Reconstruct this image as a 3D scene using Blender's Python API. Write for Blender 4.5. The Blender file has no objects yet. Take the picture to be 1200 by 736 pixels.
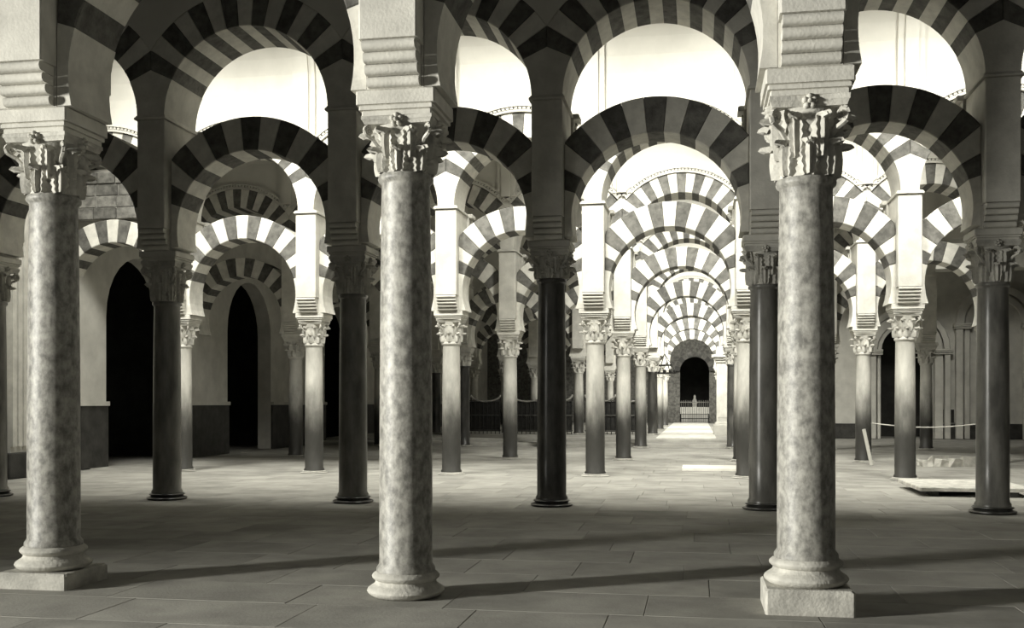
import bpy, bmesh, math, random
from math import sin, cos, pi, sqrt, radians as R
from mathutils import Vector, Matrix
random.seed(7)
SC = bpy.context.scene
COL = SC.collection

# ------------------------------------------------------------------ camera
TH = 0.174                      # yaw to the left of the nave axis
FPX, HOR, EYE = 1231.0, 472.0, 1.49
cd = bpy.data.cameras.new('camera')
cam = bpy.data.objects.new('camera', cd); COL.objects.link(cam)
cam.location = (0, 0, EYE); cam.rotation_euler = (pi / 2, 0, TH)
cd.sensor_width = 36.0; cd.lens = FPX / 1200 * 36.0
cd.shift_y = (HOR - 368) / 1200; cd.clip_end = 300
SC.camera = cam

# ------------------------------------------------------------------ world, exposure
W = bpy.data.worlds.new('world'); SC.world = W; W.use_nodes = True
W.node_tree.nodes['Background'].inputs[0].default_value = (1.0, 0.985, 0.90, 1)
W.node_tree.nodes['Background'].inputs[1].default_value = 0.12
SC.view_settings.view_transform = 'Standard'
SC.view_settings.look = 'None'
SC.view_settings.exposure = 0.0
SC.view_settings.gamma = 1.0
SC.view_settings.use_curve_mapping = False
SC.cycles.use_denoising = True
SC.cycles.max_bounces = 7
SC.cycles.diffuse_bounces = 3
SC.cycles.sample_clamp_indirect = 4.0

# ------------------------------------------------------------------ layout of the grid
S = 3.0                                            # column spacing along a row
ROWS = {1: (7.876, -2.219), 2: (15.079, -2.067), 3: (21.323, -2.03), 4: (27.485, -1.88),
        5: (35.1, -1.83), 6: (42.8, -1.75), 7: (50.4, -1.75), 8: (58.6, -1.75)}
def cx(r, k): return ROWS[r][1] + k * S
def cy(r): return ROWS[r][0]

# ------------------------------------------------------------------ doorway daylight, added vault lamps
def area(name, loc, aim, sx, sy, power, spread=115, col=(1.0, 0.985, 0.90)):
    l = bpy.data.lights.new(name, 'AREA'); l.shape = 'RECTANGLE'; l.size = sx; l.size_y = sy
    l.energy = power; l.color = col; l.spread = R(spread)
    o = bpy.data.objects.new(name, l); COL.objects.link(o); o.location = loc
    o.rotation_euler = (Vector(aim) - Vector(loc)).to_track_quat('-Z', 'Y').to_euler()
    return o
# the open doorway in the left wall
area('doorway_daylight', (-13.95, 0.6, 3.2), (0.0, 6.0, 2.3), 0.8, 2.2, 580, 62)
# area lamps added under the closed vaults; frames and panes added further down
VAULT_LAMPS = [((x, 16.6, 9.3), (x + 0.6, 21.6, 2.4), 1.6, 1.4, 300) for x in (-11.0, -7.0, -3.0, 1.0, 5.0)]
VAULT_LAMPS += [((x, y, 8.9), (x, y + 5.0, 3.2), 1.6, 1.4, p) for x, y, p in
            ((-1.0, 22.9, 260), (3.2, 22.9, 260), (-0.5, 29.2, 380), (-0.3, 36.8, 430), (-0.3, 44.3, 520), (-0.3, 52.0, 620), (-0.3, 60.2, 260), (8.5, 37.5, 90))]  # last lamp added to brighten the right-hand portal
for w in VAULT_LAMPS: area('window_daylight', *w, spread=110 if w[0][1] < 20 else 90)

# ------------------------------------------------------------------ materials
TINT = (1.0, 0.975, 0.885)
def grey(v): return (v * TINT[0], v * TINT[1], v * TINT[2], 1)
def mat(name, a, b, scale=4.0, rough=0.8, bump=0.15, stretch=(1, 1, 1), vary=0.0, detail=6.0, fine=40.0, spec=0.3, lo=0.35, hi=0.65, coord='Object', dark_foot=False):   # last option: base colour darkens towards the foot of the shaft
    m = bpy.data.materials.new(name); m.use_nodes = True
    nt = m.node_tree; N = nt.nodes; L = nt.links; P = N['Principled BSDF']
    tc = N.new('ShaderNodeTexCoord'); mp = N.new('ShaderNodeMapping'); mp.inputs['Scale'].default_value = stretch
    L.new(tc.outputs[coord], mp.inputs[0])
    oi = N.new('ShaderNodeObjectInfo')
    ad = N.new('ShaderNodeVectorMath'); ad.operation = 'ADD'
    ml = N.new('ShaderNodeMath'); ml.operation = 'MULTIPLY'; ml.inputs[1].default_value = 37.0
    L.new(oi.outputs['Random'], ml.inputs[0]); L.new(mp.outputs[0], ad.inputs[0]); L.new(ml.outputs[0], ad.inputs[1])
    n1 = N.new('ShaderNodeTexNoise'); n1.inputs['Scale'].default_value = scale; n1.inputs['Detail'].default_value = detail
    n1.inputs['Roughness'].default_value = 0.62
    L.new(ad.outputs[0], n1.inputs['Vector'])
    rp = N.new('ShaderNodeValToRGB'); e = rp.color_ramp.elements
    e[0].position = lo; e[0].color = grey(a); e[1].position = hi; e[1].color = grey(b)
    L.new(n1.outputs['Fac'], rp.inputs[0])
    out = rp.outputs[0]
    if vary:
        mr = N.new('ShaderNodeMapRange'); mr.inputs['To Min'].default_value = 1 - vary; mr.inputs['To Max'].default_value = 1 + vary
        L.new(oi.outputs['Random'], mr.inputs[0])
        mx = N.new('ShaderNodeVectorMath'); mx.operation = 'SCALE'
        L.new(out, mx.inputs[0]); L.new(mr.outputs[0], mx.inputs['Scale']); out = mx.outputs[0]
    L.new(out, P.inputs['Base Color'])
    P.inputs['Roughness'].default_value = rough
    P.inputs['Specular IOR Level'].default_value = spec
    if dark_foot:
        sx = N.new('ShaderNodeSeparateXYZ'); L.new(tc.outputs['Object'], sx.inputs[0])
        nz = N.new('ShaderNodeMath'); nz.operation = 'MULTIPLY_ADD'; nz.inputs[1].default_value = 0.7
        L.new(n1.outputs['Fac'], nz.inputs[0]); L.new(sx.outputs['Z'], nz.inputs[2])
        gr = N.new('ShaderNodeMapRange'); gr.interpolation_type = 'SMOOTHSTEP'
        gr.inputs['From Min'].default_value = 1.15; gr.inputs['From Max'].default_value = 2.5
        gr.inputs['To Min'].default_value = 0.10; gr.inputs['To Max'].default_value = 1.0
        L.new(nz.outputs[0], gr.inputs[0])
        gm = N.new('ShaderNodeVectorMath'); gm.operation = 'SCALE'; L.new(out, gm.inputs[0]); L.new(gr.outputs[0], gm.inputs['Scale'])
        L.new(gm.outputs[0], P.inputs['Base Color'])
    if bump:
        n2 = N.new('ShaderNodeTexNoise'); n2.inputs['Scale'].default_value = fine; n2.inputs['Detail'].default_value = 4
        L.new(ad.outputs[0], n2.inputs['Vector'])
        bp = N.new('ShaderNodeBump'); bp.inputs['Strength'].default_value = bump; bp.inputs['Distance'].default_value = 0.02
        L.new(n2.outputs['Fac'], bp.inputs['Height']); L.new(bp.outputs[0], P.inputs['Normal'])
    return m
M = {}
M['light'] = mat('pale_voussoir_stone', 0.56, 0.72, 5, 0.85, 0.2, vary=0.07)
M['dark'] = mat('red_brick_voussoir', 0.085, 0.17, 7, 0.9, 0.35, vary=0.18)
M['pier'] = mat('pale_pier_stone', 0.50, 0.66, 3, 0.85, 0.2, vary=0.05)
M['plaster'] = mat('white_vault_plaster', 0.60, 0.68, 1.2, 0.9, 0.05)
M['wallstone'] = mat('wall_stone', 0.46, 0.60, 1.5, 0.9, 0.2)
M['capital'] = mat('carved_capital_stone', 0.40, 0.62, 6, 0.8, 0.3, vary=0.08)
M['shaft_mottled'] = mat('mottled_marble', 0.15, 0.42, 17, 0.5, 0.08, (1, 1, 0.7), detail=9, spec=0.5)
M['shaft_dark'] = mat('dark_marble', 0.03, 0.09, 5, 0.28, 0.04, (1, 1, 0.35), vary=0.25, detail=9, spec=0.5)
M['shaft_mid'] = mat('streaked_grey_marble', 0.12, 0.26, 5, 0.3, 0.04, (1, 1, 0.3), detail=9, spec=0.5)
M['shaft_grey'] = mat('grey_marble', 0.42, 0.62, 4, 0.4, 0.05, (1, 1, 0.35), vary=0.12, detail=8, spec=0.4, dark_foot=True)
M['paver'] = mat('worn_floor_stone', 0.26, 0.40, 1.3, 0.8, 0.12, vary=0.07, spec=0.12)
M['joint'] = mat('floor_joint_mortar', 0.24, 0.34, 3, 0.9, 0.2)
M['roughstone'] = mat('rough_dark_masonry', 0.08, 0.2, 6, 0.95, 0.5, vary=0.25)
M['dado'] = mat('dark_dado_stone', 0.025, 0.06, 3, 0.5, 0.1)
M['wood'] = mat('dark_ceiling_wood', 0.06, 0.12, 3, 0.8, 0.2)
M['iron'] = mat('black_iron', 0.012, 0.03, 8, 0.5, 0.1)
M['white'] = mat('white_marble', 0.72, 0.84, 3, 0.5, 0.05)
M['rubble'] = mat('broken_stone', 0.42, 0.66, 6, 0.9, 0.3, vary=0.2)
M['timber'] = mat('pale_timber', 0.5, 0.66, 4, 0.8, 0.1, (1, 1, 0.15))
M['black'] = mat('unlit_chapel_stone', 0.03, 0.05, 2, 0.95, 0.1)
mg = bpy.data.materials.new('window_daylight'); mg.use_nodes = True  # glow for the unseen panes added with the vault lamps
mg.node_tree.nodes['Principled BSDF'].inputs['Emission Color'].default_value = (1, 0.985, 0.9, 1)
mg.node_tree.nodes['Principled BSDF'].inputs['Emission Strength'].default_value = 1.5
M['glass'] = mg

# ------------------------------------------------------------------ builders
def link(name, me, m=None, parent=None, loc=(0, 0, 0), rot=0.0, kind=None):
    o = bpy.data.objects.new(name, me); COL.objects.link(o)
    if m is not None and not me.materials: me.materials.append(m)
    if parent: o.parent = parent
    o.location = loc; o.rotation_euler = (0, 0, rot)
    if kind: o['kind'] = kind
    return o
def tag(o, label, cat, group=None):
    o['label'] = label; o['category'] = cat
    if group: o['group'] = group
    return o
def thing(name, label, cat, loc, group=None, rot=0.0):
    o = bpy.data.objects.new(name, None); COL.objects.link(o); o.location = loc; o.rotation_euler = (0, 0, rot)
    o.empty_display_size = 0.2
    return tag(o, label, cat, group)
class MB:
    def __init__(s): s.v = []; s.f = []; s.mi = []
    def add(s, v, f, mi=0):
        n = len(s.v); s.v += [tuple(p) for p in v]; s.f += [tuple(i + n for i in q) for q in f]; s.mi += [mi] * len(f)
    def box(s, x0, x1, y0, y1, z0, z1, mi=0):
        s.add([(x0, y0, z0), (x1, y0, z0), (x1, y1, z0), (x0, y1, z0), (x0, y0, z1), (x1, y0, z1), (x1, y1, z1), (x0, y1, z1)],
              [(0, 3, 2, 1), (4, 5, 6, 7), (0, 1, 5, 4), (1, 2, 6, 5), (2, 3, 7, 6), (3, 0, 4, 7)], mi)
    def bbox(s, x0, x1, y0, y1, z0, z1, c=0.01, mi=0):          # box with a chamfered front, back and top
        v = []
        for z, d in ((z0, 0), (z1 - c, 0), (z1, c)):
            v += [(x0 + d, y0 + d + c, z), (x0 + d + c, y0 + d, z), (x1 - d - c, y0 + d, z), (x1 - d, y0 + d + c, z),
                  (x1 - d, y1 - d - c, z), (x1 - d - c, y1 - d, z), (x0 + d + c, y1 - d, z), (x0 + d, y1 - d - c, z)]
        f = [tuple(range(7, -1, -1)), tuple(range(16, 24))]
        for a in (0, 8):
            for i in range(8): j = (i + 1) % 8; f.append((a + i, a + j, a + 8 + j, a + 8 + i))
        s.add(v, f, mi)
    def lathe(s, prof, n=32, mi=0, cxy=(0, 0), sq=0.0):
        m = len(prof); v = []
        for r, z in prof:
            for i in range(n):
                a = 2 * pi * i / n; q = 1.0
                v.append((cxy[0] + r * q * cos(a), cxy[1] + r * q * sin(a), z))
        f = []
        for j in range(m - 1):
            for i in range(n):
                k = (i + 1) % n; f.append((j * n + i, j * n + k, (j + 1) * n + k, (j + 1) * n + i))
        f.append(tuple(range(n - 1, -1, -1))); f.append(tuple((m - 1) * n + i for i in range(n)))
        s.add(v, f, mi)
    def prism_xz(s, poly, y0, y1, mi=0, c=0.0):                  # counter-clockwise polygon in x,z pushed from y0 to y1, optional chamfer on both faces
        n = len(poly)
        gx = sum(p[0] for p in poly) / n; gz = sum(p[1] for p in poly) / n
        def inset(p):
            dx, dz = gx - p[0], gz - p[1]; d = sqrt(dx * dx + dz * dz) or 1; return (p[0] + dx / d * c * 1.3, p[1] + dz / d * c * 1.3)
        if c:
            rings = [(y0, [inset(p) for p in poly]), (y0 + c, poly), (y1 - c, poly), (y1, [inset(p) for p in poly])]
        else:
            rings = [(y0, poly), (y1, poly)]
        v = [(p[0], y, p[1]) for y, pl in rings for p in pl]; f = [tuple(range(n)), tuple((len(rings) - 1) * n + i for i in range(n - 1, -1, -1))]
        for a in range(len(rings) - 1):
            for i in range(n): j = (i + 1) % n; f.append((a * n + j, a * n + i, (a + 1) * n + i, (a + 1) * n + j))
        s.add(v, f, mi)
    def tube(s, pts, r, n=6, mi=0):
        for a, b in zip(pts, pts[1:]):
            a = Vector(a); b = Vector(b); d = (b - a)
            q = d.to_track_quat('Z', 'Y'); v = []
            for e in (a, b):
                for i in range(n): v.append(e + q @ Vector((r * cos(2 * pi * i / n), r * sin(2 * pi * i / n), 0)))
            f = [(i, (i + 1) % n, n + (i + 1) % n, n + i) for i in range(n)] + [tuple(range(n - 1, -1, -1)), tuple(range(n, 2 * n))]
            s.add(v, f, mi)
    def mesh(s, name, mats=(), smooth=None):
        me = bpy.data.meshes.new(name); me.from_pydata(s.v, [], s.f); me.update()
        for m in mats: me.materials.append(m)
        if any(s.mi):
            for p, i in zip(me.polygons, s.mi): p.material_index = i
        if smooth is not None:
            for p in me.polygons: p.use_smooth = True
            try: me.set_sharp_from_angle(angle=R(smooth))
            except Exception: pass
        return me
    def obj(s, name, m, parent=None, loc=(0, 0, 0), kind=None, smooth=None):
        mats = m if isinstance(m, (list, tuple)) else [m]
        return link(name, s.mesh(name, mats, smooth), None, parent, loc, 0, kind)
CACHE = {}
def cached(key, fn):
    if key not in CACHE: CACHE[key] = fn()
    return CACHE[key]
ORD = ['zeroth', 'first', 'second', 'third', 'fourth', 'fifth', 'sixth', 'seventh', 'eighth', 'ninth']
ROWN = {1: 'front row', 2: 'second row', 3: 'third row', 4: 'fourth row', 5: 'fifth row', 6: 'sixth row', 7: 'seventh row', 8: 'eighth row'}

# ------------------------------------------------------------------ structure: floor
KS = {1: range(-2, 3), 2: range(-3, 4), 3: range(-3, 4), 4: range(-3, 4), 5: range(-3, 4), 6: range(-3, 2), 7: range(-3, 2), 8: range(-3, 2)}
XL, XR, YB = -13.6, 14.0, 68.0
b = MB(); b.box(XL - 4, XR + 3, -6, YB + 8, -0.5, -0.02)
floor = b.obj('floor', M['joint'], kind='structure')
PW = (0.95, 1.2, 1.45); PD = 0.8; pav = []
def paver_mesh(w):
    q = MB(); c = 0.003; x = w / 2 - 0.002; y = PD / 2 - 0.002
    q.add([(-x, -y, -0.03), (x, -y, -0.03), (x, y, -0.03), (-x, y, -0.03), (-x, -y, -c), (x, -y, -c), (x, y, -c), (-x, y, -c),
           (-x + c, -y + c, 0), (x - c, -y + c, 0), (x - c, y - c, 0), (-x + c, y - c, 0)],
          [(3, 2, 1, 0), (0, 1, 5, 4), (1, 2, 6, 5), (2, 3, 7, 6), (3, 0, 4, 7), (4, 5, 9, 8), (5, 6, 10, 9), (6, 7, 11, 10), (7, 4, 8, 11), (8, 9, 10, 11)])
    return q
PM = [paver_mesh(w).mesh('paver', [M['paver']]) for w in PW]
yy = 4.6
while yy < 35.0:
    xx = XL + random.random() * 0.6
    while xx < XR - 1.5:
        i = random.choice((0, 1, 1, 2)); w = PW[i]; X = xx + w / 2; xx += w
        if X + w / 2 > XR - 0.05: continue
        zc = yy * cos(TH) - X * sin(TH); u = (X * cos(TH) + yy * sin(TH)) / zc
        if abs(u) < 0.62 and zc > 6.0: pav.append((zc, X, yy, i))
    yy += PD
pav.sort()
rest = MB()
for n, (zc, X, Y, i) in enumerate(pav):
    dz = random.uniform(-0.002, 0.0)
    if n < 296: link('paver', PM[i], None, floor, (X, Y, dz))
    else:
        q = paver_mesh(PW[i]); rest.add([(p[0] + X, p[1] + Y, p[2] + dz) for p in q.v], q.f)
rest.obj('distant_pavers', M['paver'], floor, kind='stuff')

# ------------------------------------------------------------------ structure: walls
def arched_wall(a0, a1, ztop, thick, openings, axis, pos):
    """wall along an axis with round-arched openings (centre, half width, spring height)"""
    q = MB(); cuts = [a0]
    pts = []                                            # (a, bottom z)
    a = a0; pts.append((a, 0.0))
    for c, h, zs in sorted(openings):
        pts.append((c - h, 0.0)); n = 14
        for i in range(n + 1):
            t = pi - pi * i / n; pts.append((c + h * cos(t), zs + h * sin(t)))
        pts.append((c + h, 0.0))
    pts.append((a1, 0.0))
    def P(a, d, z): return (a, pos + d, z) if axis == 'x' else (pos - d, a, z)
    for (p, zp), (s_, zs_) in zip(pts, pts[1:]):
        v = [P(p, 0, zp), P(s_, 0, zs_), P(s_, 0, ztop), P(p, 0, ztop), P(p, thick, zp), P(s_, thick, zs_), P(s_, thick, ztop), P(p, thick, ztop)]
        if abs(s_ - p) < 1e-6: q.add(v, [(0, 1, 5, 4)])
        else: q.add(v, [(0, 1, 2, 3), (5, 4, 7, 6), (0, 4, 5, 1), (3, 2, 6, 7)])
    return q
lo = [(0.6, 0.75, 3.6), (12.0, 1.2, 3.6), (24.1, 1.55, 3.5), (30.6, 1.6, 3.6), (38.8, 1.6, 3.6), (46.5, 1.6, 3.6)]
wl = arched_wall(-6, YB, 8.2, 0.45, lo, 'y', XL).obj('wall_left', M['wallstone'], kind='structure')
b = MB()                                                       # dado between the openings
ends = [-6] + [e for c, h, z in lo for e in (c - h, c + h)] + [YB]
for y0, y1 in zip(ends[::2], ends[1::2]): b.box(XL, XL + 0.06, y0, y1, 0, 1.42)
b.obj('trim_1', M['dado'], kind='structure')
b = MB()
for y0, y1 in zip(ends[::2], ends[1::2]): b.box(XL, XL + 0.10, y0, y1, 1.42, 1.52)
b.obj('trim_2', M['wallstone'], kind='structure')
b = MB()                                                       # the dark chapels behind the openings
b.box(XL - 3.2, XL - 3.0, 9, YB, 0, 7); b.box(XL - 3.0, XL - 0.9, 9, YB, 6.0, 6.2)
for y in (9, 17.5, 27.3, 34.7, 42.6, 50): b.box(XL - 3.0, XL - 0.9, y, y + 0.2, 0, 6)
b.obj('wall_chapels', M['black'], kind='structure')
b = MB(); b.box(XR, XR + 0.5, -6, YB, 0, 8.2); b.obj('wall_right', M['dado'], kind='structure')
DX = -0.13                                                     # far doorway
b = arched_wall(XL, XR, 10.5, 0.6, [(DX, 0.92, 3.5)], 'x', YB)
b.obj('wall_back', M['roughstone'], kind='structure')  # gloom of the far aisles put into the dark wall colour

# ------------------------------------------------------------------ columns
def shaft_mesh(r0, r1, z0, z1, n):
    q = MB(); h = z1 - z0; pr = [(r0 + 0.022, z0), (r0 + 0.022, z0 + 0.03), (r0, z0 + 0.06)]
    for t in (0.2, 0.4, 0.6, 0.8): pr.append((r0 + (r1 - r0) * t ** 1.3 + 0.004 * sin(pi * t), z0 + h * t))
    pr += [(r1, z1 - 0.075), (r1 + 0.006, z1 - 0.06), (r1 + 0.024, z1 - 0.045), (r1 + 0.028, z1 - 0.025), (r1 + 0.02, z1)]
    q.lathe(pr, n); return q.mesh('shaft', [], 40)
def tor(r, z0, z1, bulge, n=6):
    return [(r + bulge * sin(pi * i / n), z0 + (z1 - z0) * i / n) for i in range(n + 1)]
def base_mesh(r, h, z0, n):
    q = MB(); pr = tor(r + 0.045, z0, z0 + h * 0.48, 0.05) + [(r + 0.035, z0 + h * 0.53), (r + 0.03, z0 + h * 0.6)] + tor(r + 0.025, z0 + h * 0.64, z0 + h, 0.032)
    q.lathe(pr, n); return q.mesh('base', [], 35)
def bell_r(t, r0, r1): return r0 + (r1 - r0) * (0.12 * t + 0.88 * t ** 2.6)
def add_leaf(q, h0, h1, r0, rt, H, width, curl, ang, n=6, across=4):
    """one acanthus leaf hugging the bell, lobed along its edges, its tip rolling out and over"""
    pts = []; z1 = h1 - curl * 0.9
    for i in range(n + 1):
        t = i / n
        if t < 0.62:
            z = h0 + (z1 - h0) * t / 0.62; pts.append((bell_r(max(0, z / H), r0, rt) + 0.014 + 0.012 * sin(pi * t / 0.62), z))
        else:
            ph = (t - 0.62) / 0.38 * R(165); rb = bell_r(z1 / H, r0, rt) + 0.014
            pts.append((rb + curl - curl * cos(ph), z1 + curl * 0.9 * sin(ph)))
    v = []; th = 0.02
    for off in (0, -th):
        for i, (rr, z) in enumerate(pts):
            t = i / n; w = width * (0.78 + 0.42 * sin(pi * min(1, t * 0.9))) * (1 - 0.6 * max(0, t - 0.7) / 0.3) * (1 + (0.16 if i % 2 else -0.10))
            for j in range(across + 1):
                sg = 2 * j / across - 1
                dr = 0.020 * (1 - abs(sg)) - 0.022 * sg * sg + (0.014 if j % 2 else -0.010)
                lx = rr + dr + off; ly = sg * w / 2
                v.append((lx * cos(ang) - ly * sin(ang), lx * sin(ang) + ly * cos(ang), z + (off * 0.6 if t > 0.62 else 0) + 0.01 * (1 - abs(sg))))
    A = across + 1; m = (n + 1) * A; f = []
    for i in range(n):
        for j in range(across):
            p = i * A + j; f.append((p, p + 1, p + A + 1, p + A)); f.append((m + p + 1, m + p, m + p + A, m + p + A + 1))
        a, b_ = i * A, i * A + across; f.append((a, a + A, m + a + A, m + a)); f.append((b_ + A, b_, m + b_, m + b_ + A))
    f.append(tuple(n * A + j for j in range(A)) + tuple(m + n * A + j for j in range(across, -1, -1)))
    q.add(v, f)
def add_volute(q, ang, r, z, size, n=10):
    pts = []
    for i in range(n + 6):
        a = -pi / 2 + i * 0.75; s = size * (1 - i / (n + 7)); pts.append((r + s * cos(a) * 0.9, z + s * sin(a)))
    pts = [(r - size * 2.0, z - size * 2.6), (r - size * 0.9, z - size * 1.4)] + pts
    q.tube([(x * cos(ang), x * sin(ang), zz) for x, zz in pts], size * 0.34, 5)
def add_abacus(q, z0, z1, rc, rm):
    n = 8; pl = []
    for k in range(4):
        a0 = pi / 4 + k * pi / 2
        for i in range(n):
            t = i / n; a = a0 + t * pi / 2
            straight = rc * cos(pi / 4) / cos(a - a0 - pi / 4)
            pl.append((a, straight * (1 - (1 - rm / (rc * cos(pi / 4))) * sin(pi * t))))
    v = []
    for z, s in ((z0, 0.93), (z0 + (z1 - z0) * 0.45, 0.97), (z0 + (z1 - z0) * 0.55, 1.0), (z1, 1.0)):
        v += [(r * s * cos(a), r * s * sin(a), z) for a, r in pl]
    m = len(pl); f = [tuple(range(m - 1, -1, -1)), tuple(range(3 * m, 4 * m))]
    for j in range(3):
        for i in range(m): k = (i + 1) % m; f.append((j * m + i, j * m + k, (j + 1) * m + k, (j + 1) * m + i))
    q.add(v, f)
def bell_mesh(H, r0, rt, full):
    q = MB(); q.lathe([(bell_r(t, r0, rt), H * 0.86 * t) for t in (0, 0.2, 0.4, 0.6, 0.75, 0.88, 1.0)], 20)
    add_abacus(q, H * 0.86, H, rt * 1.55, rt * 1.02)
    if full:
        for k in range(8): add_leaf(q, 0, H * 0.42, r0, rt, H, r0 * 0.66, 0.045, k * pi / 4, 7, 2)
        for k in range(8): add_leaf(q, H * 0.25, H * 0.74, r0, rt, H, r0 * 0.60, 0.05, k * pi / 4 + pi / 8, 7, 2)
        for k in range(4): add_volute(q, pi / 4 + k * pi / 2, rt * 1.28, H * 0.78, H * 0.085, 6)
    return q.mesh('capital', [], 35)
def leaf_mesh(lower, H, r0, rt):
    q = MB()
    if lower: add_leaf(q, 0, H * 0.45, r0, rt, H, r0 * 0.66, 0.046, 0, 11, 6)
    else: add_leaf(q, H * 0.22, H * 0.77, r0, rt, H, r0 * 0.60, 0.052, 0, 13, 6)
    return q.mesh('acanthus_leaf', [], 60)
def volute_mesh(H, rt):
    q = MB(); add_volute(q, 0, rt * 1.30, H * 0.75, H * 0.105, 12); return q.mesh('volute', [], 50)
def rosette_mesh(H, rt):
    q = MB(); x = rt * 0.98
    def lump(cy_, cz_, r_, d_):
        v = [(x + d_, cy_, cz_)]; f = []
        for a, b_ in ((0.8, 0.6), (1.0, 0.0)):
            for i in range(7): v.append((x + d_ * b_, cy_ + r_ * a * cos(i * 2 * pi / 7), cz_ + r_ * a * sin(i * 2 * pi / 7)))
        for i in range(7):
            k = (i + 1) % 7; f += [(0, 1 + i, 1 + k), (1 + i, 8 + i, 8 + k, 1 + k)]
        f.append(tuple(range(14, 7, -1))); q.add(v, f)
    for k in range(5): lump(0.034 * cos(k * 2 * pi / 5 + 0.3), H * 0.92 + 0.034 * sin(k * 2 * pi / 5 + 0.3), 0.024, 0.05)
    lump(0, H * 0.92, 0.02, 0.075)
    return q.mesh('rosette', [], 60)
SHAFT_TOP = {(1, -2): 3.15, (1, -1): 3.18, (1, 0): 3.24, (1, 1): 3.10, (1, 2): 3.15, (2, -3): 3.1, (2, -2): 3.04, (2, -1): 3.10, (2, 0): 3.27, (2, 1): 3.13, (2, 2): 3.10, (2, 3): 3.1}
CAPTOP = {1: 3.65, 2: 3.65}; IMPTOP = {1: 3.84, 2: 3.80}
def captop(r): return CAPTOP.get(r, 3.22)
def imptop(r): return IMPTOP.get(r, 3.38)
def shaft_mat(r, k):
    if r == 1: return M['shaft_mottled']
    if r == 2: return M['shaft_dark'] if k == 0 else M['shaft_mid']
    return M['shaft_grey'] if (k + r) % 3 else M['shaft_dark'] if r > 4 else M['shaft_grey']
COLOR = {1: 'Mottled pale marble', 2: 'Dark polished marble', 3: 'Slim grey marble'}
def make_column(r, k, label):
    root = thing('marble_column', label, 'column', (cx(r, k), cy(r), 0), 'columns of the ' + ROWN[r])
    n = 40 if r == 1 else 28 if r < 4 else 16
    r0 = {1: 0.205, 2: 0.212}.get(r, 0.195); r1 = r0 - 0.018
    st = SHAFT_TOP.get((r, k), 2.74); H = captop(r) - st
    pl = {(1, -1): 0.13, (1, 1): 0.18, (1, -2): 0.12, (1, 2): 0.12}.get((r, k), 0.0); up_ = 0.2 if r > 5 else 0.0
    bh = {1: 0.19, 2: 0.10}.get(r, 0.05)
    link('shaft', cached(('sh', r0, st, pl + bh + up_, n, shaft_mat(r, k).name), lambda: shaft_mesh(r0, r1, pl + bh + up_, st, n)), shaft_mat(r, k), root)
    bs = link('base', cached(('ba', r0, bh, pl + up_, n, r), lambda: base_mesh(r0, bh, pl + up_, n)), M['capital'] if r == 1 else M['shaft_dark'] if r == 2 else M['capital'], root)
    if pl:
        q = MB(); w = r0 + 0.10; q.bbox(-w, w, -w, w, 0, pl, 0.015); q.obj('plinth', M['capital'], bs)
    rt = r0 * 1.22
    cap = link('capital', cached(('be', round(H, 3), r0, r < 3), lambda: bell_mesh(H, r1 + 0.01, rt, r > 2)), M['capital'], root, (0, 0, st))
    if r < 3:
        for kk in range(8):
            link('acanthus_leaf', cached(('l0', round(H, 3), r0), lambda: leaf_mesh(True, H, r1 + 0.01, rt)), M['capital'], cap, rot=kk * pi / 4)
            link('acanthus_leaf', cached(('l1', round(H, 3), r0), lambda: leaf_mesh(False, H, r1 + 0.01, rt)), M['capital'], cap, rot=kk * pi / 4 + pi / 8)
        for kk in range(4):
            link('volute', cached(('vo', round(H, 3), r0), lambda: volute_mesh(H, rt)), M['capital'], cap, rot=pi / 4 + kk * pi / 2)
            link('rosette', cached(('ro', round(H, 3), r0), lambda: rosette_mesh(H, rt)), M['capital'], cap, rot=kk * pi / 2)
    ct, it = captop(r), imptop(r)
    def imp():
        q = MB(); h = it - ct; w0, w1 = 0.27, 0.305
        q.bbox(-w0, w0, -w0, w0, ct, ct + h * 0.22, 0.008); q.bbox(-w0 - 0.018, w0 + 0.018, -w0 - 0.018, w0 + 0.018, ct + h * 0.22, ct + h * 0.42, 0.01)
        q.bbox(-w1, w1, -w1, w1, ct + h * 0.42, it, 0.012); return q.mesh('impost', [])
    link('impost', cached(('im', ct, it), imp), M['pier'], root)
    return root

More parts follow.
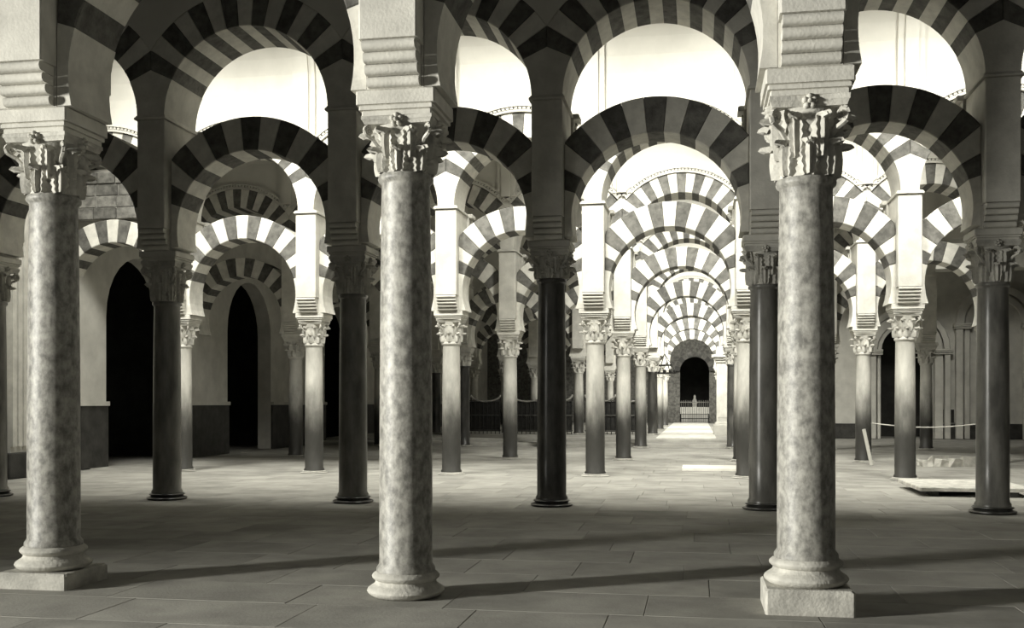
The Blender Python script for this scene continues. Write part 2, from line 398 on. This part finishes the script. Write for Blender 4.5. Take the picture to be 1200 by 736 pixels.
# ------------------------------------------------------------------ piers over the columns
PWID, PDEP = 0.44, 1.0
def captz(r): return 5.80 if r <= 2 else 5.50
UP = {}                                                  # upper arches: centre z, r_in, r_out, springer angle, count
def up(r): return (5.78, 1.28, 1.80, R(25), 15) if r <= 2 else (5.50, 1.33, 1.83, R(25), 17)
def low(r): return (4.09, 1.18, 1.68, R(18), 13) if r <= 2 else (3.78, 1.20, 1.70, R(16), 15)
def make_pier(r, k, label):
    root = thing('square_pier', label, 'pier', (cx(r, k), cy(r), imptop(r)), 'piers of the ' + ROWN[r])
    z0 = imptop(r); zc = captz(r); h = zc - z0; nr = 4 if r <= 2 else 5; rh = 0.078 if r <= 2 else 0.062
    w = PWID / 2; d = PDEP / 2
    def blk():
        q = MB(); q.box(-w, w, -0.30, 0.30, 0, nr * rh); q.bbox(-w, w, -d, d, nr * rh, h - 0.06, 0.012); return q.mesh('pier_block', [])
    link('pier_block', cached(('pb', z0, zc), blk), M['pier'], root)
    def roll(i, sg):
        q = MB(); e = 0.30 + (d - 0.30) * ((i + 1) / nr) ** 0.7; zc_ = rh * (i + 0.5); pr = []
        for j in range(7):
            a = -pi / 2 + pi * j / 6; pr.append((sg * (e - rh * 0.42 + rh * 0.42 * cos(a)), zc_ + rh * 0.47 * sin(a)))
        v = [(x, y, z) for x in (-w + 0.02, w - 0.02) for y, z in pr] + [(x, sg * 0.29, zc_ + s_ * rh * 0.47) for x in (-w + 0.02, w - 0.02) for s_ in (-1, 1)]
        f = [(j, j + 1, 7 + j + 1, 7 + j) for j in range(6)] + [tuple(range(7)) + (15, 14), tuple(range(13, 6, -1)) + (16, 17), (0, 7, 16, 14), (6, 13, 17, 15)]
        q.add(v, f); return q.mesh('corbel_roll', [], 60)
    if r <= 5:
        for i in range(nr):
            for sg in (-1, 1): link('corbel_roll', cached(('cr', r <= 2, i, sg), lambda: roll(i, sg)), M['pier'], root)
    if r == 1: return root
    def crn():
        q = MB(); q.bbox(-w - 0.035, w + 0.035, -d - 0.04, d + 0.04, h - 0.06, h - 0.02, 0.012); q.bbox(-w - 0.015, w + 0.015, -d - 0.015, d + 0.015, h - 0.02, h, 0.004); return q.mesh('cornice', [])
    link('cornice', cached(('co', z0, zc), crn), M['pier'], root)
    def spr():
        c, ri, ro, a0, n = up(r); q = MB(); a_b = math.asin((zc - c) / ri); pl = []
        for i in range(7):
            a = a_b + (a0 - a_b) * i / 6; pl.append((S / 2 - ri * cos(a), c + ri * sin(a) - z0))
        pl = [(-x, z) for x, z in pl][0:1] + pl + [(0, c + 1.5 * math.tan(a0) - z0)] + [(-x, z) for x, z in reversed(pl)][:-1]
        q.prism_xz(pl, -d, d); return q.mesh('springer_block', [])
    link('springer_block', cached(('sp', r <= 2), spr), M['pier'], root)
    if r <= 4:
        def con():
            q = MB()
            q.bbox(-w - 0.12, w + 0.12, d, d + 0.34, h - 0.08, h, 0.012)
            for i in range(4):
                e = d + 0.30 - 0.07 * i; zz = h - 0.12 - 0.075 * i
                q.tube([(-w - 0.06, e - 0.04, zz), (w + 0.06, e - 0.04, zz)], 0.042, 8)
                q.box(-w - 0.04, w + 0.04, d, e - 0.03, zz - 0.04, zz + 0.04)
            return q.mesh('carved_console', [], 50)
        link('carved_console', cached(('cn', r <= 2), con), M['capital'], root)
    return root

# ------------------------------------------------------------------ arches
def ring_poly(c, ri, ro, a0, a1, clip, n=3):
    def rad(a):
        ca = abs(cos(a)); return min(ro, clip / ca) if ca > 1e-4 else ro
    inn = [(ri * cos(a0 + (a1 - a0) * i / n), c + ri * sin(a0 + (a1 - a0) * i / n)) for i in range(n + 1)]
    out = [(rad(a) * cos(a), c + rad(a) * sin(a)) for a in (a0 + (a1 - a0) * i / n for i in range(n + 1))]
    return inn[::-1] + out if False else (out + inn[::-1])
JO = 0.001
def voussoir_mesh(spec, i, clip, y0, y1, kind):
    c, ri, ro, a0, n = spec; w = (pi - 2 * a0) / n
    def f():
        q = MB(); q.prism_xz(ring_poly(0, ri, ro, a0 + w * i + JO / ri, a0 + w * (i + 1) - JO / ri, clip), y0, y1, 0, 0.012)
        return q.mesh('voussoir', [M['dark'] if i % 2 == 0 else M['light']])
    return cached(('vs', kind, i), f)
def fill_ring(root, spec, clip, y0, y1, kind, single):
    n = spec[4]
    if single:
        for i in range(n): link('voussoir', voussoir_mesh(spec, i, clip, y0, y1, kind), None, root)
    else:
        def f():
            q = MB()
            for i in range(n):
                w = (pi - 2 * spec[3]) / n
                q.prism_xz(ring_poly(0, spec[1], spec[2], spec[3] + w * i, spec[3] + w * (i + 1), clip, 2), y0, y1, i % 2)
            return q.mesh('voussoirs', [M['dark'], M['light']])
        link('voussoirs', cached(('vr', kind), f), None, root, kind='stuff')
def make_lower(r, k, label):
    sp = low(r); c, ri, ro, a0, n = sp; z0 = imptop(r)
    root = thing('lower_arch', label, 'arch', (cx(r, k) + S / 2, cy(r), c), 'lower arches of the ' + ROWN[r])
    fill_ring(root, sp, S / 2 - PWID / 2 - 0.004, -0.30, 0.30, ('lo', r <= 2), r <= 5)
    ab = math.asin((z0 + 0.003 - c) / ri)
    for sg in (-1, 1):
        def f():
            q = MB(); pl = ring_poly(0, ri, ro, ab, a0 - JO / ri, S / 2 - PWID / 2 - 0.004, 6)
            n_ = len(pl) // 2; pl = [(S / 2 - PWID / 2 - 0.004, z0 + 0.003 - c)] + pl[1:]
            if sg < 0: pl = [(-x, z) for x, z in reversed(pl)]
            q.prism_xz(pl, -0.298, 0.298); return q.mesh('springer', [M['light']])
        link('springer', cached(('ls', r <= 2, sg), f), None, root)
    return root
def make_upper(r, k, label):
    sp = up(r); c, ri, ro, a0, n = sp
    root = thing('upper_arch', label, 'arch', (cx(r, k) + S / 2, cy(r), c), 'upper arches of the ' + ROWN[r])
    fill_ring(root, sp, S / 2 - 0.003, -0.5, 0.5, ('up', r <= 2), r <= 5)
    if r >= 3:
        aa = math.acos(1.5 / (ro + 0.12)) + 0.02
        def band():
            q = MB(); m = 20
            q.prism_xz(ring_poly(0, ro + 0.002, ro + 0.05, aa, pi - aa, 99, m), -0.56, -0.5)
            q.prism_xz(ring_poly(0, ro + 0.10, ro + 0.14, aa, pi - aa, 1.5, m), -0.60, -0.5); return q.mesh('cornice_band', [])
        link('cornice_band', cached(('cb',), band), M['pier'], root)
        def den():
            q = MB(); m = 38
            for i in range(m):
                a = aa + (pi - 2 * aa) * (i + 0.5) / m; da = 0.016
                q.prism_xz(ring_poly(0, ro + 0.05, ro + 0.10, a - da, a + da, 99, 1), -0.575, -0.5)
            return q.mesh('dentils', [])
        link('dentils', cached(('dn',), den), M['pier'], root, kind='stuff')
    return root
def place(r, seq, t): return seq
for r in KS:
    ks = list(KS[r]); nm = ROWN[r]
    for i, k in enumerate(ks):
        if r == 6 and k == 1: continue          # a square pillar stands there
        # label by count from the left among the columns of the row
        if r == 1:
            lab = {-2: 'mottled marble column of the front row beyond the left picture edge', -1: 'mottled marble column on a square plinth at the left end of the front row',
                   0: 'tall mottled marble column on a round double moulded base in the foreground', 1: 'mottled marble column on a high square plinth, front row, right',
                   2: 'mottled marble column of the front row beyond the right picture edge'}[k]
        elif r == 2: lab = '%s column with carved capital, second row, %s from the left wall' % ('nearly black polished marble' if k == 0 else 'streaked dark grey marble', ORD[i + 1])
        elif r == 3: lab = 'slim grey column under a bright pier, third row, %s from the left wall' % ORD[i + 1]
        elif r == 4: lab = 'slim grey column of the fourth row, %s from the left wall' % ORD[i + 1]
        else: lab = 'small distant column of the %s, %s from the left wall' % (nm, ORD[i + 1])
        make_column(r, k, lab)
        make_pier(r, k, {1: 'large pale pier with corbel rolls above the %s front row column', 2: 'shaded grey pier above the %s column of the second row',
                         3: 'bright white pier with grooved foot above the %s column of the third row', 4: 'pale pier above the %s column of the fourth row'}.get(r, 'distant pier above the %%s column of the %s' % nm) % ORD[i + 1])
    kb = [ks[0] - 1] + ks[:-1] if r in (2, 3, 4, 5) else ks[:-1]
    for i, k in enumerate(kb):
        pos = 'between the left wall and the first column' if k < ks[0] else 'between the %s and %s columns' % (ORD[k - ks[0] + 1], ORD[k - ks[0] + 2])
        make_lower(r, k, '%s lower horseshoe arch, %s, %s' % ('striped' if r > 1 else 'large striped', nm, pos))
        if r > 1: make_upper(r, k, 'striped upper round arch, %s, %s' % (nm, pos))
    # wall carried by the upper arches
    if r > 1:
        c, ri, ro, a0, n = up(r); q = MB(); zt = 8.0
        for k in kb:
            x0 = cx(r, k) + S / 2; pts = []; aa = math.acos(1.5 / ro); m = 20
            for i in range(m + 1):
                a = pi - aa - (pi - 2 * aa) * i / m; pts.append((x0 + ro * cos(a), c + ro * sin(a) + 0.002))
            for (xa, za), (xb, zb) in zip(pts, pts[1:]):
                q.add([(xa, -0.5, za), (xb, -0.5, zb), (xb, -0.5, zt), (xa, -0.5, zt), (xa, 0.5, za), (xb, 0.5, zb), (xb, 0.5, zt), (xa, 0.5, zt)],
                      [(0, 1, 2, 3), (5, 4, 7, 6), (0, 4, 5, 1), (3, 2, 6, 7)])
        xe = cx(r, kb[-1] + 1)
        q.box(xe, XR, -0.5, 0.5, 6.6, zt)
        q.obj('wall_%d' % r, M['plaster'], loc=(0, cy(r), 0), kind='structure')

# ------------------------------------------------------------------ vaults over the naves
def vault(y0, y1, z0, rise, name, x0=XL - 0.4, x1=XR + 0.3, ribs=True, r=2):
    q = MB(); n = 24; ym = (y0 + y1) / 2; hw = (y1 - y0) / 2
    def pt(i, e=0.0): a = pi - pi * i / n; return (ym + (hw - e) * cos(a), z0 + (rise - e) * sin(a))
    for i in range(n):
        (ya, za), (yb, zb) = pt(i), pt(i + 1); ya2, za2 = ym + (ya - ym) * 1.05, z0 + (za - z0) * 1.08; yb2, zb2 = ym + (yb - ym) * 1.05, z0 + (zb - z0) * 1.08
        q.add([(x0, ya, za), (x1, ya, za), (x1, yb, zb), (x0, yb, zb), (x0, ya2, za2), (x1, ya2, za2), (x1, yb2, zb2), (x0, yb2, zb2)],
              [(0, 3, 2, 1), (4, 5, 6, 7), (0, 1, 5, 4), (3, 7, 6, 2), (0, 4, 7, 3), (1, 2, 6, 5)])
    o = q.obj(name, M['plaster'], kind='structure', smooth=30)
    if ribs:
        def rb():
            g = MB()
            for w, e in ((0.24, 0.10), (0.12, 0.17)):
                for i in range(n):
                    (ya, za), (yb, zb) = pt(i), pt(i + 1); (yc, zc), (yd, zd) = pt(i, e), pt(i + 1, e)
                    g.add([(-w, ya, za), (w, ya, za), (w, yb, zb), (-w, yb, zb), (-w, yc, zc), (w, yc, zc), (w, yd, zd), (-w, yd, zd)],
                          [(0, 1, 2, 3), (4, 7, 6, 5), (0, 4, 5, 1), (3, 2, 6, 7), (0, 3, 7, 4), (1, 5, 6, 2)])
            return g.mesh('vault_rib', [M['plaster']], 30)
        me = rb()
        def strip():
            g = MB()
            for y in (y0, y1):
                sg = 1 if y == y0 else -1
                for w, e in ((0.24, 0.10), (0.12, 0.17)): g.box(-w, w, *sorted((y, y + sg * e)), 6.85, 8.0)
            return g.mesh('wall_strip', [M['plaster']])
        ms = strip()
        for k in range(-3, 4): link('vault_rib', me, None, o, (cx(r + 1, k), 0, 0)); link('wall_strip', ms, None, o, (cx(r + 1, k), 0, 0), kind='stuff')
    return o
b = MB(); b.box(XL - 0.4, XR + 0.3, -6, cy(2) - 0.5, 8.0, 8.2); b.obj('ceiling', M['wood'], kind='structure')
for r in range(2, 8): vault(cy(r) + 0.5, cy(r + 1) - 0.5, 8.0, 2.6, 'ceiling', ribs=r < 5, r=r)
vault(cy(8) + 0.5, YB, 8.0, 2.4, 'ceiling', ribs=False)

# ------------------------------------------------------------------ added frames and glowing panes behind the vault lamps
for n, (loc, aim, sx, sy, p) in enumerate(VAULT_LAMPS):
    d = (Vector(aim) - Vector(loc)).normalized(); q = d.to_track_quat('-Z', 'Y')
    g = MB(); hx, hy = sx / 2, sy / 2
    for x0, x1, y0, y1 in ((-hx - 0.1, -hx, -hy - 0.1, hy + 0.1), (hx, hx + 0.1, -hy - 0.1, hy + 0.1), (-hx, hx, -hy - 0.1, -hy), (-hx, hx, hy, hy + 0.1), (-0.02, 0.02, -hy, hy)): g.box(x0, x1, y0, y1, 0.03, 0.10)
    o = g.obj('window_%d' % (n + 1), M['wood'], loc=loc, kind='structure'); o.rotation_euler = q.to_euler()
    g = MB(); g.box(-hx, hx, -hy, hy, 0.05, 0.07); g.obj('pane', M['glass'], o)

# ------------------------------------------------------------------ steps and the far pale floor
b = MB(); b.bbox(XL, 4.4, 35.9, 37.4, -0.02, 0.1, 0.015); b.obj('step_lower', M['paver'], kind='structure')
b = MB(); b.bbox(XL, 4.4, 37.4, YB, -0.02, 0.2, 0.015); b.obj('step_upper', M['paver'], kind='structure')
b = MB(); b.bbox(-1.45, 0.70, 38.2, YB - 0.1, 0.2, 0.23, 0.01)
o = b.obj('nave_floor', M['pier'], kind='structure')

# square pillar in the place of a column, sixth row
x, y = 1.02, cy(6)
t = thing('square_pillar', 'pale square pillar with moulded head and stepped foot beside the far bright nave', 'pillar', (x, y, 0.2))
g = MB(); g.bbox(-0.36, 0.36, -0.36, 0.36, 0, 0.42, 0.02); g.obj('plinth', M['wallstone'], t)
g = MB(); g.bbox(-0.30, 0.30, -0.30, 0.30, 0.42, 0.52, 0.02); g.box(-0.24, 0.24, -0.24, 0.24, 0.52, 2.9)
for q in (-0.14, 0, 0.14): g.box(q - 0.035, q + 0.035, -0.26, -0.23, 0.7, 2.75)
g.obj('pillar_shaft', M['pier'], t)
g = MB()
for i, w in enumerate((0.30, 0.36, 0.44)): g.bbox(-w, w, -w, w, 2.9 + i * 0.1, 3.0 + i * 0.1, 0.015)
g.obj('moulded_head', M['pier'], t)
make_pier(6, 1, 'distant pier above the square pillar of the sixth row')

# ------------------------------------------------------------------ far doorway
t = thing('doorway_arch', 'dark striped arch framing the doorway at the far end of the nave', 'arch', (DX, YB, 3.5))
for i in range(11):
    w = pi / 11; g = MB(); g.prism_xz(ring_poly(0, 0.92, 1.25, w * i + 0.004, w * (i + 1) - 0.004, 99), -0.12, -0.002)
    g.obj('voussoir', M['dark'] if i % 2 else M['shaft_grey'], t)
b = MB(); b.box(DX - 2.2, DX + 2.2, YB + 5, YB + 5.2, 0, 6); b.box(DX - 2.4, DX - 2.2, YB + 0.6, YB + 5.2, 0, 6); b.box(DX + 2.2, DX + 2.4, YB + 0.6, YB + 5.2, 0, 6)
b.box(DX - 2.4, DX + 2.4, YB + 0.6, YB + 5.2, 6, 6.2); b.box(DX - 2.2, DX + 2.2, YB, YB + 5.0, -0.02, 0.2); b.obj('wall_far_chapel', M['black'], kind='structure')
t = thing('altar', 'white-clothed altar inside the dark far doorway', 'altar', (DX, YB + 3.5, 0.2))
g = MB(); g.bbox(-0.9, 0.9, -0.35, 0.35, 0, 0.95, 0.02); g.obj('altar_block', M['wallstone'], t)
g = MB(); g.bbox(-0.95, 0.95, -0.40, 0.40, 0.95, 1.0, 0.01); g.box(-0.95, 0.95, -0.42, -0.40, 0.55, 0.99); g.obj('altar_cloth', M['white'], t)
g = MB(); g.lathe([(0.16, 1.0), (0.12, 1.08), (0.18, 1.25), (0.13, 1.5), (0.07, 1.6), (0.09, 1.68), (0.06, 1.78), (0.01, 1.82)], 12)
tag(g.obj('altar_figure', M['wallstone'], None, (DX, YB + 3.5, 0.2)), 'small pale figure standing on the altar in the far doorway', 'statue')
t = thing('iron_grille', 'grey iron grille with upright bars across the foot of the far doorway', 'grille', (DX, YB + 0.35, 0.2))
for i in range(13):
    g = MB(); g.tube([(-0.84 + i * 0.14, 0, 0), (-0.84 + i * 0.14, 0, 1.45)], 0.018, 5); g.obj('bar', M['shaft_mid'], t)
for z in (0.25, 1.3):
    g = MB(); g.box(-0.92, 0.92, -0.02, 0.02, z, z + 0.05); g.obj('rail', M['iron'] if z < 1 else M['shaft_mid'], t)

# hanging lamp by the far columns
lx, ly, lz = -1.40, 47.0, 2.55
t = thing('chandelier', 'dark lacy hanging lamp beside the far left columns of the bright nave', 'chandelier', (lx, ly, lz))
g = MB()
for k, (rr, zz) in enumerate(((0.5, 0.25), (0.32, 0.6))):
    pts = [(rr * cos(2 * pi * i / 20), rr * sin(2 * pi * i / 20), zz) for i in range(21)]; g.tube(pts, 0.03, 5)
for i in range(6):
    a = i * pi / 3; g.tube([(0.5 * cos(a), 0.5 * sin(a), 0.25), (0.32 * cos(a), 0.32 * sin(a), 0.6), (0, 0, 1.1)], 0.015, 4)
g.obj('ring_frame', M['iron'], t)
for i in range(12):
    a = i * pi / 6; q = MB(); q.lathe([(0.02, 0.0), (0.055, 0.05), (0.06, 0.14), (0.045, 0.16)], 8, cxy=(0.5 * cos(a), 0.5 * sin(a))); q.v = [(x, y, z + 0.22) for x, y, z in q.v]
    q.obj('oil_cup', M['iron'], t)
q = MB(); q.tube([(0, 0, 1.05), (0, 0, 8.05)], 0.012, 5); q.obj('chain', M['iron'], t)

# iron screen in the dark aisles to the left of the nave
for k in (-3, -2, -1):
    x0, x1 = cx(6, k) + 0.25, cx(6, k + 1) - 0.25
    t = thing('iron_screen', 'low iron screen with hanging swags in the dark aisle, %s from the left, sixth row' % ORD[k + 4], 'screen', ((x0 + x1) / 2, cy(6), 0.2), 'iron screens of the sixth row')
    h = (x1 - x0) / 2
    for z in (0.12, 0.75, 1.35):
        g = MB(); g.box(-h, h, -0.025, 0.025, z, z + 0.05); g.obj('rail', M['shaft_dark'], t)
    for i in range(15):
        g = MB(); xx = -h + 0.05 + (2 * h - 0.1) * i / 14; g.tube([(xx, 0, 0), (xx, 0, 1.36)], 0.016, 5); g.obj('bar', M['iron'], t)
    g = MB(); g.box(-h + 0.03, h - 0.03, 0.03, 0.05, 0.1, 1.34); g.obj('panel', M['iron'], t)  # dark sheet added behind the bars for the black of the aisle
    for sg in (-1, 1):
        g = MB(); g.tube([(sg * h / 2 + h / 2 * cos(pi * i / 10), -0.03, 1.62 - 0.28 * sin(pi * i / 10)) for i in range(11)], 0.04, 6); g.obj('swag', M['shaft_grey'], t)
    for xx in (-h + 0.02, 0, h - 0.02):
        g = MB(); g.tube([(xx, 0, 1.36), (xx, 0, 1.66)], 0.03, 6); g.obj('post', M['iron'], t)

# ------------------------------------------------------------------ stone portals, right back
WY = 46.0
b = arched_wall(4.6, XR, 10.5, 0.5, [(8.54, 0.95, 3.7)], 'x', WY); b.obj('wall_portal', M['wallstone'], kind='structure')
b = MB(); b.box(4.6, 7.3, WY - 0.1, WY, 0, 0.62); b.box(9.8, XR, WY - 0.1, WY, 0, 0.62); b.obj('trim_3', M['dado'], kind='structure')
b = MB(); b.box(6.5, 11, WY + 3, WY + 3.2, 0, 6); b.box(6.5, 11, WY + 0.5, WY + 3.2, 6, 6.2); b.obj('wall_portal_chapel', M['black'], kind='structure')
def portal(px, orders, zs, label, wall=True, pil=True):
    t = thing('stone_portal', label, 'portal', (px, WY, 0))
    for i, (ri, ro, d) in enumerate(orders):
        g = MB(); m = 14
        g.prism_xz([(x, z + zs) for x, z in ring_poly(0, ri + 0.02, ro - 0.02, 0.0, pi, 99, m)], -d, -0.002, 0, 0.03); g.obj('archivolt', M['wallstone'], t)
        for sg in (-1, 1):
            a, c = sorted((sg * (ri + 0.02), sg * (ro - 0.02))); g = MB(); g.bbox(a, c, -d, -0.002, 0, zs - 0.22, 0.02); g.obj('jamb', M['wallstone'], t)
    for sg in (-1, 1):
        a, c = sorted((sg * (orders[0][0] - 0.03), sg * (orders[-1][1] + 0.06))); g = MB()
        for z, e in ((zs - 0.21, 0.0), (zs - 0.13, 0.05), (zs - 0.06, 0.09)): g.bbox(a, c, -orders[-1][2] - e - 0.05, -0.002, z, z + 0.065, 0.012)
        g.obj('impost', M['wallstone'], t)
    return t
portal(8.54, [(0.95, 1.12, 0.16), (1.14, 1.5, 0.24), (1.52, 1.78, 0.32)], 3.7, 'stone portal with stepped round archivolts on the back wall, behind the third row column')
portal(12.1, [(1.0, 1.25, 0.18), (1.28, 1.6, 0.26)], 4.75, 'taller stone portal with round archivolts on the back wall, far right')
g = MB(); g.box(-0.24, 0.24, 0, 0.02, 0, 0.55); w0 = g.obj('window_20', M['black'], loc=(10.25, WY - 0.03, 0.66), kind='structure')
for a in ((-0.28, -0.24, 0, 0.6), (0.24, 0.28, 0, 0.6), (-0.24, 0.24, 0.55, 0.6)):
    g = MB(); g.box(a[0], a[1], -0.03, 0.025, a[2], a[3]); g.obj('frame', M['wallstone'], w0)

# ------------------------------------------------------------------ repair work lying on the floor
g = MB(); g.bbox(-0.68, 0.68, -0.55, 0.55, 0.0, 0.065, 0.012)
tag(g.obj('marble_slab', M['white'], None, (0.36, 23.9, 0)), 'flat white marble slab lying on the floor of the nave behind the third row', 'slab')
t = thing('raised_slab', 'pale slab propped on bearers in front of the third row, far right', 'slab', (4.35, 18.5, 0))
g = MB(); g.bbox(-0.85, 0.85, -0.95, 0.95, 0.085, 0.15, 0.012); g.obj('slab', M['rubble'], t)
for xx in (-0.6, 0.6):
    g = MB(); g.bbox(xx - 0.06, xx + 0.06, -0.8, 0.8, 0, 0.084, 0.008); g.obj('bearer', M['wood'], t)
rnd = random.Random(3)
for i in range(12):
    r_ = rnd.uniform(0.10, 0.2); g = MB(); nv = []
    for p in ((-1, -1, 0), (1, -1, 0), (1, 1, 0), (-1, 1, 0), (-1, -1, 1), (1, -1, 1), (1, 1, 1), (-1, 1, 1)): nv.append(((p[0] + rnd.uniform(-.35, .35)) * r_, (p[1] + rnd.uniform(-.35, .35)) * r_ * 0.7, p[2] * r_ * rnd.uniform(0.8, 1.3)))
    g.add(nv, [(0, 3, 2, 1), (4, 5, 6, 7), (0, 1, 5, 4), (1, 2, 6, 5), (2, 3, 7, 6), (3, 0, 4, 7)])
    o = g.obj('rubble_stone', M['rubble'], None, (5.3 + (i % 6) * 0.33 + rnd.uniform(-.03, .03), 25.9 + (i // 6) * 0.45, 0)); o.rotation_euler.z = rnd.uniform(-.5, .5)
    tag(o, '%s pale stone from the left in the %s line of the rubble heap' % (ORD[i % 6 + 1], 'nearer' if i < 6 else 'farther'), 'stone', 'rubble beyond the third row')
for (x, y, dx, h, lab) in ((4.1, 26.1, -0.14, 0.85, 'pale timber prop leaning on the fourth row column, right'), (6.75, 27.2, 0.12, 0.78, 'pale timber prop standing beside the rubble heap, far right')):
    g = MB(); g.tube([(0, 0, 0), (dx, 0.25, h)], 0.045, 6); tag(g.obj('timber_prop', M['timber'], None, (x, y, 0)), lab, 'timber')
x0, x1 = cx(4, 2) + 0.2, cx(4, 3) - 0.2
g = MB(); g.tube([(x0 + (x1 - x0) * i / 12, cy(4), 0.98 - 0.10 * sin(pi * i / 12)) for i in range(13)], 0.014, 5)
tag(g.obj('barrier_rope', M['timber']), 'thin pale rope tied between two fourth row columns, far right', 'rope')

# ------------------------------------------------------------------ left side: fluted pilaster and blocked arch
t = thing('fluted_pilaster', 'tall pale fluted pilaster on the left wall behind the front row column', 'pilaster', (XL, 19.2, 0))
g = MB(); g.bbox(0.062, 0.34, -0.62, 0.62, 0, 0.5, 0.02); g.obj('plinth', M['dado'], t)
g = MB(); g.box(0.11, 0.26, -0.5, 0.5, 0.5, 5.9)
for i in range(6): g.box(0.26, 0.32, -0.5 + i * 0.176, -0.5 + i * 0.176 + 0.12, 0.62, 5.75)
g.obj('fluted_shaft', M['pier'], t)
g = MB()
for i, w in enumerate((0.54, 0.6, 0.66)): g.bbox(0.0 if False else 0.11, 0.34 + i * 0.05, -w, w, 5.9 + i * 0.1, 6.0 + i * 0.1, 0.015)
g.obj('pilaster_head', M['pier'], t)
c = cx(3, -4) + S / 2
b = MB(); b.box(XL + 0.01, cx(3, -3) - 0.24, -0.12, 0.12, 5.52, 6.62); inf = b.obj('wall_infill', M['joint'], loc=(0, cy(3), 0), kind='structure')
z = 5.53; rnd = random.Random(5); row = 0
while z < 6.5:
    h = 0.26; x = XL + 0.03 - (row % 2) * 0.0; row += 1
    while x < cx(3, -3) - 0.5:
        w = rnd.uniform(0.34, 0.6); w = min(w, cx(3, -3) - 0.27 - x)
        g = MB(); e = rnd.uniform(0.14, 0.18); g.bbox(0, w - 0.015, -e, e, 0, h - 0.015, 0.02); g.obj('stone_block', M['roughstone'], inf, (x, 0, z)); x += w
    z += h
